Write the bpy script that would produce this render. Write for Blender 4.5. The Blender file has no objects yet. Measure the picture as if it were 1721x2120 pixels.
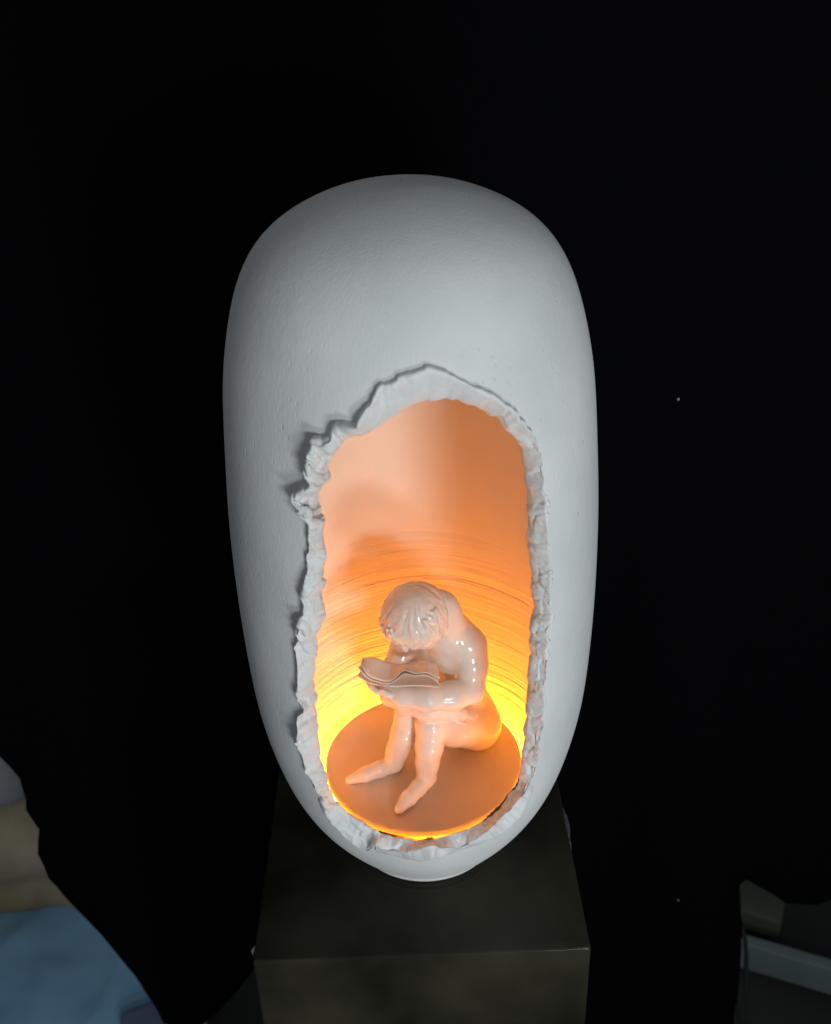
import bpy, bmesh, math, random
import numpy as np
from mathutils import Vector, Matrix
from mathutils.geometry import delaunay_2d_cdt

S = bpy.context.scene
COL = S.collection
rng = np.random.default_rng(7)
random.seed(7)

# ------------------------------------------------------------------ camera
cam_d = bpy.data.cameras.new("camera")
cam = bpy.data.objects.new("camera", cam_d)
COL.objects.link(cam)
S.camera = cam
PITCH, ROLL, YAW = math.radians(29.1), math.radians(2.2), math.radians(0.12)
fwd = Vector((math.sin(YAW)*math.cos(PITCH), math.cos(YAW)*math.cos(PITCH), -math.sin(PITCH)))
rgt0 = Vector((math.cos(YAW), -math.sin(YAW), 0))
up0 = rgt0.cross(fwd)
rgt = math.cos(ROLL)*rgt0 - math.sin(ROLL)*up0
upv = math.sin(ROLL)*rgt0 + math.cos(ROLL)*up0
M = Matrix((rgt, upv, -fwd)).transposed().to_4x4()
M.translation = Vector((0, -0.442, 0.5))
cam.matrix_world = M
cam_d.sensor_fit = 'VERTICAL'
cam_d.sensor_height = 24.0
cam_d.lens = 2100.0/2120.0*24.0
cam_d.dof.use_dof = True
cam_d.dof.focus_distance = 0.50
cam_d.dof.aperture_fstop = 9.0
cam_d.clip_start = 0.01
cam_d.clip_end = 50

# ------------------------------------------------------------------ world and lamps
world = bpy.data.worlds.new("World")
S.world = world
world.use_nodes = True
bg = world.node_tree.nodes["Background"]
bg.inputs[0].default_value = (0.84, 0.92, 1.0, 1)
bg.inputs[1].default_value = 0.165
S.view_settings.view_transform = 'Standard'
S.view_settings.look = 'None'
S.view_settings.exposure = 0.0
S.view_settings.gamma = 1.0
S.cycles.use_denoising = True
S.cycles.max_bounces = 14
S.cycles.diffuse_bounces = 8
S.cycles.sample_clamp_indirect = 8.0

def area_lamp(name, loc, target, sx, sy, energy, color):
    d = bpy.data.lights.new(name, 'AREA')
    d.shape = 'RECTANGLE'; d.size = sx; d.size_y = sy
    d.energy = energy; d.color = color
    o = bpy.data.objects.new(name, d)
    COL.objects.link(o)
    o.location = loc
    v = Vector(target)-Vector(loc)
    o.rotation_euler = v.to_track_quat('-Z', 'Y').to_euler()
    return o
area_lamp("key_lamp", (0.240, -0.79, 0.36), (0, 0, .2), 0.17, .08, 2.4, (.90, .975, 1.0))
area_lamp("low_lamp", (0.30, -0.86, 0.02), (0, 0, .15), .16, .12, 2.15, (.90, .97, 1.0))

# ------------------------------------------------------------------ helpers
def mesh_obj(name, verts, faces, mats, parent=None, smooth=True, mat_idx=None):
    me = bpy.data.meshes.new(name)
    me.from_pydata([tuple(map(float, v)) for v in verts], [], [tuple(map(int, f)) for f in faces])
    for m in (mats if isinstance(mats, (list, tuple)) else [mats]):
        me.materials.append(m)
    if smooth:
        me.polygons.foreach_set('use_smooth', [True]*len(me.polygons))
    if mat_idx is not None:
        me.polygons.foreach_set('material_index', [int(i) for i in mat_idx])
    me.update()
    o = bpy.data.objects.new(name, me)
    COL.objects.link(o)
    if parent:
        o.parent = parent
    return o
def empty(name, loc):
    o = bpy.data.objects.new(name, None)
    o.empty_display_size = .02
    COL.objects.link(o)
    o.location = loc
    return o
def tag(o, label, cat, group=None):
    o['label'] = label; o['category'] = cat
    if group: o['group'] = group
def hang(o, parent):
    """parent o under an empty that only has a location, keeping world-space vertices"""
    o.parent = parent
    o.location = -parent.location

def hash3(i, j, k):
    n = (i*374761393 + j*668265263 + k*2147483647 + 1013904223) & 0xffffffff
    n = ((n ^ (n >> 13))*1274126177) & 0xffffffff
    n = (n ^ (n >> 16)) & 0xffff
    return n/65535.0
def vnoise(p):
    p = np.asarray(p, float)
    i = np.floor(p).astype(np.int64); f = p-i
    f = f*f*f*(f*(f*6-15)+10)
    r = 0
    for dx in (0, 1):
        for dy in (0, 1):
            for dz in (0, 1):
                w = (f[:, 0] if dx else 1-f[:, 0])*(f[:, 1] if dy else 1-f[:, 1])*(f[:, 2] if dz else 1-f[:, 2])
                r = r+w*hash3(i[:, 0]+dx, i[:, 1]+dy, i[:, 2]+dz)
    return r*2-1
def fbm(p, oct=4, gain=.5):
    a, s, r = 1., 0., 0.
    for k in range(oct):
        r = r+a*vnoise(p*(2.03**k)+17.3*k); s += a; a *= gain
    return r/s
def flakes(p, sharp=9.0):
    """irregular chips: every cell has its own height and tilt, blended only close to the joints"""
    p = np.asarray(p, float); i = np.floor(p).astype(np.int64)
    num = np.zeros(len(p)); den = np.zeros(len(p)); ds = []
    D = []; Hh = []
    for dx in (-1, 0, 1):
        for dy in (-1, 0, 1):
            for dz in (-1, 0, 1):
                c = i+np.array([dx, dy, dz])
                q = np.stack([hash3(c[:, 0], c[:, 1], c[:, 2]+k_) for k_ in (0, 101, 211)], 1)
                v = p-(c+q)
                t = np.stack([hash3(c[:, 0]+31, c[:, 1], c[:, 2]+k_) for k_ in (5, 57, 91)], 1)*2-1
                h = hash3(c[:, 0]+7, c[:, 1]+3, c[:, 2]+5)*2-1
                D.append(np.linalg.norm(v, axis=1)); Hh.append(.55*h+1.05*(v*t).sum(1))
    D = np.array(D); Hh = np.array(Hh)
    w = np.exp(-sharp*3*(D-D.min(0)))
    Ds = np.sort(D, axis=0)
    return (w*Hh).sum(0)/w.sum(0), Ds[1]-Ds[0]
def worley(p):
    p = np.asarray(p, float)
    i = np.floor(p).astype(np.int64)
    d1 = np.full(len(p), 9.); d2 = np.full(len(p), 9.); cid = np.zeros(len(p))
    for dx in (-1, 0, 1):
        for dy in (-1, 0, 1):
            for dz in (-1, 0, 1):
                c = i+np.array([dx, dy, dz])
                q = np.stack([hash3(c[:, 0], c[:, 1], c[:, 2]+s) for s in (0, 101, 211)], 1)
                d = np.linalg.norm(c+q-p, axis=1)
                h = hash3(c[:, 0]+7, c[:, 1]+3, c[:, 2]+5)
                nearer = d < d1
                d2 = np.where(nearer, d1, np.minimum(d2, d)); cid = np.where(nearer, h, cid)
                d1 = np.minimum(d1, d)
    return d1, d2, cid

def new_mat(name, base, rough=.6, coat=0., spec=.5):
    m = bpy.data.materials.new(name); m.use_nodes = True
    nt = m.node_tree; b = nt.nodes["Principled BSDF"]
    b.inputs["Base Color"].default_value = (*base, 1)
    b.inputs["Roughness"].default_value = rough
    b.inputs["Coat Weight"].default_value = coat
    b.inputs["Coat Roughness"].default_value = .03
    b.inputs["Specular IOR Level"].default_value = spec
    return m, nt, b
def N(nt, kind, **kw):
    n = nt.nodes.new(kind)
    for k, v in kw.items():
        if k.startswith('i_'):
            n.inputs[k[2:].replace('_', ' ')].default_value = v
        else:
            setattr(n, k, v)
    return n
def noise_color(nt, b, c0, c1, scale, detail=4, vec_scale=None, lo=.35, hi=.65):
    tc = N(nt, 'ShaderNodeTexCoord')
    src = tc.outputs['Object']
    if vec_scale:
        mp = N(nt, 'ShaderNodeMapping'); mp.inputs['Scale'].default_value = vec_scale
        nt.links.new(src, mp.inputs[0]); src = mp.outputs[0]
    n = N(nt, 'ShaderNodeTexNoise'); n.inputs['Scale'].default_value = scale; n.inputs['Detail'].default_value = detail
    nt.links.new(src, n.inputs['Vector'])
    r = N(nt, 'ShaderNodeValToRGB')
    r.color_ramp.elements[0].position = lo; r.color_ramp.elements[0].color = (*c0, 1)
    r.color_ramp.elements[1].position = hi; r.color_ramp.elements[1].color = (*c1, 1)
    nt.links.new(n.outputs[0], r.inputs[0]); nt.links.new(r.outputs[0], b.inputs['Base Color'])
    return src, n
def add_bump(nt, b, height, strength, dist, prev=None):
    bp = N(nt, 'ShaderNodeBump'); bp.inputs['Strength'].default_value = strength; bp.inputs['Distance'].default_value = dist
    nt.links.new(height, bp.inputs['Height'])
    if prev: nt.links.new(prev.outputs[0], bp.inputs['Normal'])
    nt.links.new(bp.outputs[0], b.inputs['Normal'])
    return bp

# ------------------------------------------------------------------ materials
clay, nt, b = new_mat("white_clay", (.8, .8, .78), .72, spec=.3)
src, n = noise_color(nt, b, (.70, .71, .70), (.80, .80, .785), 18, 7)
n2 = N(nt, 'ShaderNodeTexNoise'); n2.inputs['Scale'].default_value = 900; n2.inputs['Detail'].default_value = 3
mpz = N(nt, 'ShaderNodeMapping'); mpz.inputs['Scale'].default_value = (1, 1, .35)
nt.links.new(src, mpz.inputs[0]); nt.links.new(mpz.outputs[0], n2.inputs['Vector'])
b1 = add_bump(nt, b, n2.outputs[0], .22, .0006)
# small scattered pinholes and drag marks, in patches
vo = N(nt, 'ShaderNodeTexVoronoi'); vo.inputs['Scale'].default_value = 380
nt.links.new(mpz.outputs[0], vo.inputs['Vector'])
rp = N(nt, 'ShaderNodeValToRGB'); rp.color_ramp.elements[0].position = .0; rp.color_ramp.elements[1].position = .22
nt.links.new(vo.outputs['Distance'], rp.inputs[0])
pm = N(nt, 'ShaderNodeTexNoise'); pm.inputs['Scale'].default_value = 22; pm.inputs['Detail'].default_value = 2
nt.links.new(src, pm.inputs['Vector'])
pr = N(nt, 'ShaderNodeValToRGB'); pr.color_ramp.elements[0].position = .48; pr.color_ramp.elements[1].position = .66
nt.links.new(pm.outputs[0], pr.inputs[0])
mx = N(nt, 'ShaderNodeMix'); mx.data_type = 'FLOAT'
nt.links.new(pr.outputs[0], mx.inputs[0]); mx.inputs[2].default_value = 1.0; nt.links.new(rp.outputs[0], mx.inputs[3])
b2 = add_bump(nt, b, mx.outputs[0], .7, .0005, b1)
n3 = N(nt, 'ShaderNodeTexNoise'); n3.inputs['Scale'].default_value = 60; n3.inputs['Detail'].default_value = 3
nt.links.new(src, n3.inputs['Vector'])
add_bump(nt, b, n3.outputs[0], .18, .002, b2)

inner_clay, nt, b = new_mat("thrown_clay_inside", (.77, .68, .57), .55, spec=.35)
tc = N(nt, 'ShaderNodeTexCoord')
mp = N(nt, 'ShaderNodeMapping'); mp.inputs['Scale'].default_value = (7, 7, 190)
wob = N(nt, 'ShaderNodeTexNoise'); wob.inputs['Scale'].default_value = 9; wob.inputs['Detail'].default_value = 1
nt.links.new(tc.outputs['Object'], wob.inputs['Vector'])
wv = N(nt, 'ShaderNodeVectorMath'); wv.operation = 'MULTIPLY_ADD'
wv.inputs[1].default_value = (0, 0, .012)
nt.links.new(wob.outputs[1], wv.inputs[0]); nt.links.new(tc.outputs['Object'], wv.inputs[2])
nt.links.new(wv.outputs[0], mp.inputs[0])
r1 = N(nt, 'ShaderNodeTexNoise'); r1.inputs['Scale'].default_value = 1.0; r1.inputs['Detail'].default_value = 4; r1.inputs['Roughness'].default_value = .62
nt.links.new(mp.outputs[0], r1.inputs['Vector'])
rb = add_bump(nt, b, r1.outputs[0], .55, .0035)
sx = N(nt, 'ShaderNodeSeparateXYZ'); nt.links.new(tc.outputs['Object'], sx.inputs[0])
mr = N(nt, 'ShaderNodeMapRange'); mr.inputs['From Min'].default_value = .165; mr.inputs['From Max'].default_value = .215
mr.inputs['To Min'].default_value = 1.0; mr.inputs['To Max'].default_value = .10
nt.links.new(sx.outputs[2], mr.inputs[0])
pn = N(nt, 'ShaderNodeTexNoise'); pn.inputs['Scale'].default_value = 16; pn.inputs['Detail'].default_value = 2
pmap = N(nt, 'ShaderNodeMapping'); pmap.inputs['Scale'].default_value = (.6, .6, 2.2)
nt.links.new(tc.outputs['Object'], pmap.inputs[0]); nt.links.new(pmap.outputs[0], pn.inputs['Vector'])
pmr = N(nt, 'ShaderNodeMapRange'); pmr.inputs['From Min'].default_value = .35; pmr.inputs['From Max'].default_value = .65
pmr.inputs['To Min'].default_value = .15; pmr.inputs['To Max'].default_value = .75
nt.links.new(pn.outputs[0], pmr.inputs[0])
mm_ = N(nt, 'ShaderNodeMath'); mm_.operation = 'MULTIPLY'
nt.links.new(mr.outputs[0], mm_.inputs[0]); nt.links.new(pmr.outputs[0], mm_.inputs[1])
nt.links.new(mm_.outputs[0], rb.inputs['Strength'])
mp2 = N(nt, 'ShaderNodeMapping'); mp2.inputs['Scale'].default_value = (14, 14, 620)
nt.links.new(wv.outputs[0], mp2.inputs[0])
r2 = N(nt, 'ShaderNodeTexNoise'); r2.inputs['Scale'].default_value = 1.0; r2.inputs['Detail'].default_value = 2
nt.links.new(mp2.outputs[0], r2.inputs['Vector'])
rb2 = add_bump(nt, b, r2.outputs[0], .3, .0012, rb)
nt.links.new(mm_.outputs[0], rb2.inputs['Strength'])

rim_clay, nt, b = new_mat("torn_clay", (.8, .8, .78), .5, spec=.4)
src, n = noise_color(nt, b, (.70, .705, .69), (.80, .80, .785), 45, 5)
n2 = N(nt, 'ShaderNodeTexNoise'); n2.inputs['Scale'].default_value = 420; n2.inputs['Detail'].default_value = 4
nt.links.new(src, n2.inputs['Vector'])
add_bump(nt, b, n2.outputs[0], .15, .0008)

glaze, nt, b = new_mat("white_glaze", (.76, .73, .69), .62, coat=.9)
src, n = noise_color(nt, b, (.74, .68, .605), (.80, .735, .66), 60, 3)
n2 = N(nt, 'ShaderNodeTexNoise'); n2.inputs['Scale'].default_value = 180; n2.inputs['Detail'].default_value = 2
nt.links.new(src, n2.inputs['Vector'])
add_bump(nt, b, n2.outputs[0], .05, .001)

disc_m, nt, b = new_mat("matte_disc", (.58, .50, .44), .55, spec=.35)
src, n = noise_color(nt, b, (.55, .48, .42), (.61, .53, .46), 40, 4)
n2 = N(nt, 'ShaderNodeTexNoise'); n2.inputs['Scale'].default_value = 700; n2.inputs['Detail'].default_value = 2
nt.links.new(src, n2.inputs['Vector'])
add_bump(nt, b, n2.outputs[0], .12, .0005)

led, nt, b = new_mat("warm_light", (1, .6, .2), .5)
b.inputs['Emission Color'].default_value = (1.0, .345, .022, 1)
b.inputs['Emission Strength'].default_value = 112.0

plinth_m, nt, b = new_mat("dark_brown_lacquer", (.02, .02, .015), .55, coat=.2, spec=.0)
b.inputs["Coat Roughness"].default_value = .13
src, n = noise_color(nt, b, (.012, .0115, .0075), (.042, .039, .026), 11, 9)
n2 = N(nt, 'ShaderNodeTexNoise'); n2.inputs['Scale'].default_value = 90; n2.inputs['Detail'].default_value = 5
nt.links.new(src, n2.inputs['Vector'])
add_bump(nt, b, n2.outputs[0], .12, .002)

cloth_m, nt, b = new_mat("black_cloth", (.003, .003, .0038), .95, spec=.02)

def plain(name, c0, c1, scale, rough=.8, bump=.2, spec=.2):
    m, nt, b = new_mat(name, c0, rough, spec=spec)
    src, n = noise_color(nt, b, c0, c1, scale, 6)
    add_bump(nt, b, n.outputs[0], bump, .01)
    return m

# ------------------------------------------------------------------ data measured from the object
OUTER = [(5.78, 360.0), (8.79, 359.2), (10.85, 357.7), (12.9, 355.7), (19.96, 350.0), (23.92, 345.4), (28.14, 340.6), (31.9, 333.3), (34.91, 327.4), (35.74, 320.6), (37.23, 310.6), (38.22, 300.6), (38.49, 288.4), (38.57, 277.5), (38.48, 268.9), (39.44, 263.0), (39.98, 248.9), (40.01, 238.6), (38.49, 226.2), (38.8, 214.0), (38.59, 198.6), (38.93, 182.2), (38.4, 171.5), (38.31, 160.0), (37.9, 143.1), (36.47, 138.2), (34.96, 131.7), (31.74, 126.6), (26.63, 121.7), (23.27, 115.5), (19.96, 109.9), (16.85, 106.1), (11.24, 102.5), (5.53, 105.1), (1.84, 109.2), (-3.64, 105.0), (-10.26, 101.9), (-16.03, 101.6), (-18.24, 108.3), (-22.93, 98.7), (-28.38, 98.6), (-32.33, 104.1), (-35.63, 110.3), (-36.16, 119.1), (-36.58, 126.0), (-37.08, 136.3), (-38.82, 146.3), (-40.14, 161.2), (-40.38, 172.2), (-38.78, 183.4), (-36.9, 193.5), (-37.35, 202.5), (-37.26, 211.5), (-36.25, 220.2), (-36.33, 231.3), (-33.45, 241.3), (-32.36, 251.8), (-31.69, 259.9), (-30.52, 269.5), (-29.73, 277.4), (-29.28, 284.8), (-29.3, 289.2), (-29.6, 298.4), (-32.9, 303.1), (-32.48, 307.7), (-29.7, 312.2), (-26.33, 315.4), (-27.06, 318.6), (-29.42, 321.4), (-27.58, 328.2), (-25.05, 332.8), (-22.39, 333.3), (-20.53, 337.5), (-16.87, 339.9), (-13.29, 340.7), (-12.8, 345.3), (-10.13, 349.2), (-6.56, 354.8), (-3.91, 355.3), (-0.34, 357.6), (3.25, 359.5)]
INNER = [(5.6, 345.4), (12.9, 344.6), (19.87, 340.8), (23.86, 336.5), (27.06, 335.0), (30.12, 327.8), (33.94, 319.4), (36.74, 310.3), (39.52, 299.9), (37.95, 295.4), (36.04, 289.5), (38.51, 279.6), (36.94, 271.1), (37.33, 266.0), (38.36, 260.0), (38.73, 248.8), (39.98, 240.4), (39.37, 229.2), (38.02, 218.3), (37.94, 207.0), (38.62, 193.8), (38.74, 178.4), (38.45, 167.2), (36.84, 159.3), (36.26, 149.9), (37.24, 137.3), (35.93, 130.3), (31.83, 123.0), (25.41, 116.2), (19.51, 112.9), (13.66, 111.1), (8.32, 109.8), (1.8, 108.3), (-5.83, 107.1), (-12.98, 108.1), (-19.95, 111.9), (-25.7, 114.1), (-30.64, 118.7), (-34.87, 125.0), (-36.82, 132.8), (-36.7, 142.3), (-39.25, 149.2), (-37.82, 156.8), (-37.41, 169.8), (-37.07, 183.9), (-37.23, 196.1), (-36.02, 207.1), (-34.51, 217.9), (-33.59, 227.8), (-32.38, 237.8), (-30.04, 243.1), (-30.14, 249.5), (-29.87, 257.5), (-28.74, 265.0), (-27.11, 273.2), (-27.41, 279.8), (-28.54, 285.2), (-28.95, 293.3), (-29.02, 302.9), (-27.42, 307.8), (-25.4, 311.9), (-25.55, 316.1), (-23.75, 322.2), (-22.09, 326.6), (-16.94, 330.8), (-10.5, 334.0), (-5.65, 339.3), (-0.75, 342.3), (3.62, 345.2)]
PROFILE = [(12.48, 6.2), (17.27, 10.51), (22.07, 15.18), (26.88, 20.2), (31.71, 25.56), (36.52, 31.27), (41.27, 37.3), (45.99, 43.66), (50.78, 50.34), (55.74, 57.31), (60.76, 64.58), (65.56, 72.13), (69.88, 79.95), (73.65, 88.02), (76.88, 96.33), (79.61, 104.86), (81.94, 113.6), (83.98, 122.53), (85.81, 131.64), (87.36, 140.9), (88.55, 150.3), (89.38, 159.81), (89.95, 169.43), (90.38, 179.12), (90.74, 188.87), (91.0, 198.66), (91.15, 208.47), (91.2, 218.27), (91.18, 228.05), (91.09, 237.79), (90.91, 247.45), (90.6, 257.03), (90.14, 266.5), (89.56, 275.83), (88.9, 285.02), (88.2, 294.03), (87.5, 302.86), (86.8, 311.47), (86.06, 319.85), (85.17, 327.98), (84.01, 335.84), (82.57, 343.41), (80.96, 350.68), (79.23, 357.63), (77.36, 364.24), (75.28, 370.5), (72.92, 376.39), (70.16, 381.91), (66.9, 387.03), (63.03, 391.75), (58.51, 396.05), (53.29, 399.92), (47.47, 403.37), (41.35, 406.37), (35.2, 408.92), (29.0, 411.01), (22.47, 412.64), (15.37, 413.81), (7.8, 414.52), (0.0, 414.75)]

PR = np.array(PROFILE)/1000
Z0 = .037                     # top of the plinth
r0_ = np.interp(.0416, PR[:, 1], PR[:, 0])
PR = np.vstack([[r0_-.0012, .0414], [r0_, .0424], PR[PR[:, 1] > .0435]])
def r_out(z):
    return np.interp(z, PR[:, 1], PR[:, 0])
WALL = .0072

# ================================================================== plinth
PX0, PX1, PY0, PY1 = -.0940, .0843, -.0893, .089
def make_plinth():
    root = empty("plinth", ((PX0+PX1)/2, (PY0+PY1)/2, -.75))
    bm = bmesh.new()
    bmesh.ops.create_cube(bm, size=1)
    for v in bm.verts:
        v.co = Vector((PX0 if v.co.x < 0 else PX1, PY0 if v.co.y < 0 else PY1, -.75 if v.co.z < 0 else Z0))
    ed = [e for e in bm.edges]
    bmesh.ops.bevel(bm, geom=ed, offset=.0014, segments=4, affect='EDGES', profile=.5)
    # worn, slightly wavy front top edge
    long = [e for e in bm.edges if e.calc_length() > .1]
    bmesh.ops.subdivide_edges(bm, edges=long, cuts=60, use_grid_fill=True)
    co = np.array([v.co for v in bm.verts])
    nz = vnoise(co*60)*.0003+vnoise(co*260)*.00012
    for v, a in zip(bm.verts, nz):
        if abs(v.co.z-Z0) < .0035 and (v.co.y < PY0+.0035 or v.co.x > PX1-.0035 or v.co.x < PX0+.0035):
            v.co.z += a; v.co.y += a*.7
    me = bpy.data.meshes.new("block")
    bm.to_mesh(me); bm.free()
    me.materials.append(plinth_m)
    me.polygons.foreach_set('use_smooth', [max(abs(c) for c in p_.normal) < .998 for p_ in me.polygons])
    o = bpy.data.objects.new("block", me); COL.objects.link(o)
    hang(o, root)
    chip_glint_m = plain("chip_and_glint", (.10, .097, .11), (.17, .165, .185), 300, .5)
    # lifted sliver of lacquer on the right edge; left one paints a corner highlight
    def sliver(p, q, w, out):
        p, q, w, out = map(np.array, (p, q, w, out))
        n = 9; V = []; F = []
        for i in range(n):
            t = i/(n-1); k = math.sin(math.pi*min(1, t*1.15+.02))**1.2 if t < .87 else math.sin(math.pi*(t*1.0))**1.2
            c = p+(q-p)*t
            a = c+out*(.0004+.0022*k); d = .0005*out/np.linalg.norm(out)
            V += [c-w*.2*k, a+w*k, a+w*k+d*.8+[0, 0, .0004], c-w*.2*k+[0, 0, .0006]]
        for i in range(n-1):
            for j in range(4):
                F.append((4*i+j, 4*i+(j+1) % 4, 4*i+4+(j+1) % 4, 4*i+4+j))
        F += [(0, 1, 2, 3), (4*n-1, 4*n-2, 4*n-3, 4*n-4)]
        s = mesh_obj("sliver_and_glint", V, F, chip_glint_m, smooth=False)
        hang(s, root); return s
    sliver((PX1-.0008, .012, Z0-.0010), (PX1-.0006, -.022, Z0-.0012), (.0005, 0, .0007), (.6, 0, .1))
    sliver((PX0+.0008, -.079, Z0-.0012), (PX0+.0008, -.0865, Z0-.0030), (-.0006, 0, .0006), (-.5, 0, .2))  # pale shard standing in for the purplish highlight on this corner
    tag(root, "dark brown lacquered square plinth under the white lamp, worn front edge", "plinth")
    return root
make_plinth()

# ================================================================== lamp
lamp = empty("egg_lamp", (0, 0, 0))
tag(lamp, "tall white clay egg shaped lamp with a ragged torn opening glowing orange", "lamp")

def closed_interp(P, n):
    P = np.array(P, float)
    X = np.stack([np.radians(P[:, 0])*.085, P[:, 1]/1000], 1)
    X = np.vstack([X, X[:1]])
    s = np.concatenate([[0], np.cumsum(np.linalg.norm(np.diff(X, axis=0), axis=1))])
    return X, s
CEN = np.array([0.0, .225])
def by_angle(P, n):
    """resample a contour at equal fractions of its length, starting at its top centre"""
    X, s = closed_interp(P, n)
    m = np.linspace(0, s[-1], 4000)
    D = np.stack([np.interp(m, s, X[:, 0]), np.interp(m, s, X[:, 1])], 1)
    # match the two contours by an angle in a box-like space
    a = np.unwrap(np.arctan2((D[:, 0]-CEN[0])/.045, (D[:, 1]-CEN[1])/.12))
    return D, a
NS = 1500
DO, aO = by_angle(OUTER, NS)
DI, aI = by_angle(INNER, NS)
def sample(D, a, ang):
    o = np.argsort(a); a2 = np.maximum.accumulate(a[o]); a2 = a2+np.arange(len(a2))*1e-9
    D2 = D[o]
    A = np.concatenate([a2-2*np.pi, a2, a2+2*np.pi]); B = np.vstack([D2, D2, D2])
    return np.stack([np.interp(ang, A, B[:, 0]), np.interp(ang, A, B[:, 1])], 1)
# angles spaced by the length of the mean contour
ang0 = np.linspace(0, 2*np.pi, 4000, endpoint=False)
mid0 = .5*(sample(DO, aO, ang0)+sample(DI, aI, ang0))
k = np.ones(41)/41
seg = np.linalg.norm(np.diff(np.vstack([mid0, mid0[:1]]), axis=0), axis=1)
seg = np.convolve(np.concatenate([seg[-20:], seg, seg[:20]]), k, 'valid')
cs = np.concatenate([[0], np.cumsum(seg)])
PERIM = cs[-1]
sv = np.linspace(0, PERIM, NS, endpoint=False)
angs = np.interp(sv, cs, np.append(ang0, 2*np.pi))
Oc = sample(DO, aO, angs); Ic = sample(DI, aI, angs)
def smooth_closed(X, w):
    kk = np.hanning(w+2)[1:-1]; kk /= kk.sum(); h = w//2
    return np.stack([np.convolve(np.concatenate([X[-h:, c], X[:, c], X[:h, c]]), kk, 'valid') for c in range(X.shape[1])], 1)
Oc = smooth_closed(Oc, 19); Ic = smooth_closed(Ic, 11)
def jitter(X, amp, seed):
    t_ = np.roll(X, -5, 0)-np.roll(X, 5, 0); t_ /= np.linalg.norm(t_, axis=1)[:, None]
    a_ = 2*np.pi*np.arange(NS)/NS
    q_ = np.stack([np.cos(a_), np.sin(a_), 0*a_+seed], 1)
    j_ = .65*vnoise(q_*17)+.35*np.sign(vnoise(q_*38+5))*np.abs(vnoise(q_*38+5))**.5
    return X+np.stack([-t_[:, 1], t_[:, 0]], 1)*(amp*j_)[:, None]
kz = np.clip((.150-Ic[:, 1])/.03, 0, 1)
Ic[:, 1] -= .0032*kz
Oc = jitter(Oc, .0019, 3.3); Ic = jitter(Ic, .0011, 8.1)
def inward(X):
    t_ = np.roll(X, -14, 0)-np.roll(X, 14, 0); t_ /= np.linalg.norm(t_, axis=1)[:, None]
    n_ = np.stack([-t_[:, 1], t_[:, 0]], 1)
    return n_*np.sign(((CEN-X)*n_).sum(1).sum())
nin = inward(smooth_closed(Oc, 41))
wid = ((Ic-Oc)*nin).sum(1)
short = np.clip(.0019-wid, 0, .01)*(1-kz)
Ic = Ic+nin*smooth_closed(short[:, None], 15)
def to3(X, off):
    th = X[:, 0]/.085; z = X[:, 1]; r = r_out(z)+off
    return np.stack([r*np.sin(th), -r*np.cos(th), z], 1)
def nrm(X):
    th = X[:, 0]/.085; z = X[:, 1]
    dr = (r_out(z+.004)-r_out(z-.004))/.008
    n = np.stack([np.sin(th), -np.cos(th), -dr], 1)
    return n/np.linalg.norm(n, axis=1)[:, None]
O3 = to3(Oc, .0010); I3 = to3(Ic, -.0065)
NS_ = nrm(.5*(Oc+Ic))
TT = np.roll(O3+I3, -9, 0)-np.roll(O3+I3, 9, 0)
NN = np.cross(TT, I3-O3); NN /= np.linalg.norm(NN, axis=1)[:, None]
NN *= np.sign((NN*NS_).sum(1).sum())
kb = np.clip((.150-.5*(Oc[:, 1]+Ic[:, 1]))/.03, 0, 1)[:, None]
NN = NN*(.25+.75*kb)+NS_*(.75-.75*kb)
NN = smooth_closed(NN, 31); NN /= np.linalg.norm(NN, axis=1)[:, None]

# ---- shell with the opening cut out of it
LOW = np.stack([0*kb[:, 0], -.0036*kb[:, 0]], 1)
CUT_O = Oc+.0006*nin+LOW
CUT_I = Oc-.0012*nin+LOW
def inside(pts, poly):
    x, y = pts[:, 0], pts[:, 1]
    res = np.zeros(len(pts), bool)
    x0, y0 = poly[:, 0], poly[:, 1]; x1, y1 = np.roll(x0, -1), np.roll(y0, -1)
    for a, b_, c, d in zip(x0, y0, x1, y1):
        m = ((b_ > y) != (d > y))
        if m.any():
            xi = a+(y-b_)/(d-b_+1e-15)*(c-a)
            res ^= (m & (x < xi))
    return res
def lathe_grid(rz_list, nth, wob):
    rz = np.array(rz_list)
    th = np.linspace(-np.pi, np.pi, nth, endpoint=False)
    V = np.zeros((len(rz), nth, 3))
    R = rz[:, 0][:, None]*np.ones(nth)
    P = np.stack([np.cos(th)[None]*np.ones((len(rz), 1))*1.3, np.sin(th)[None]*np.ones((len(rz), 1))*1.3, rz[:, 1][:, None]*9*np.ones(nth)], -1)
    R = R*(1+wob*fbm(P.reshape(-1, 3), 2).reshape(R.shape))
    V[..., 0] = R*np.sin(th); V[..., 1] = -R*np.cos(th); V[..., 2] = rz[:, 1][:, None]
    return V, th
zo = np.sin(np.linspace(0, 1, 260)*np.pi/2)*(PR[-1, 1]-.008)+.008
zo = np.unique(np.concatenate([zo[:200], zo[200:]]))
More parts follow.
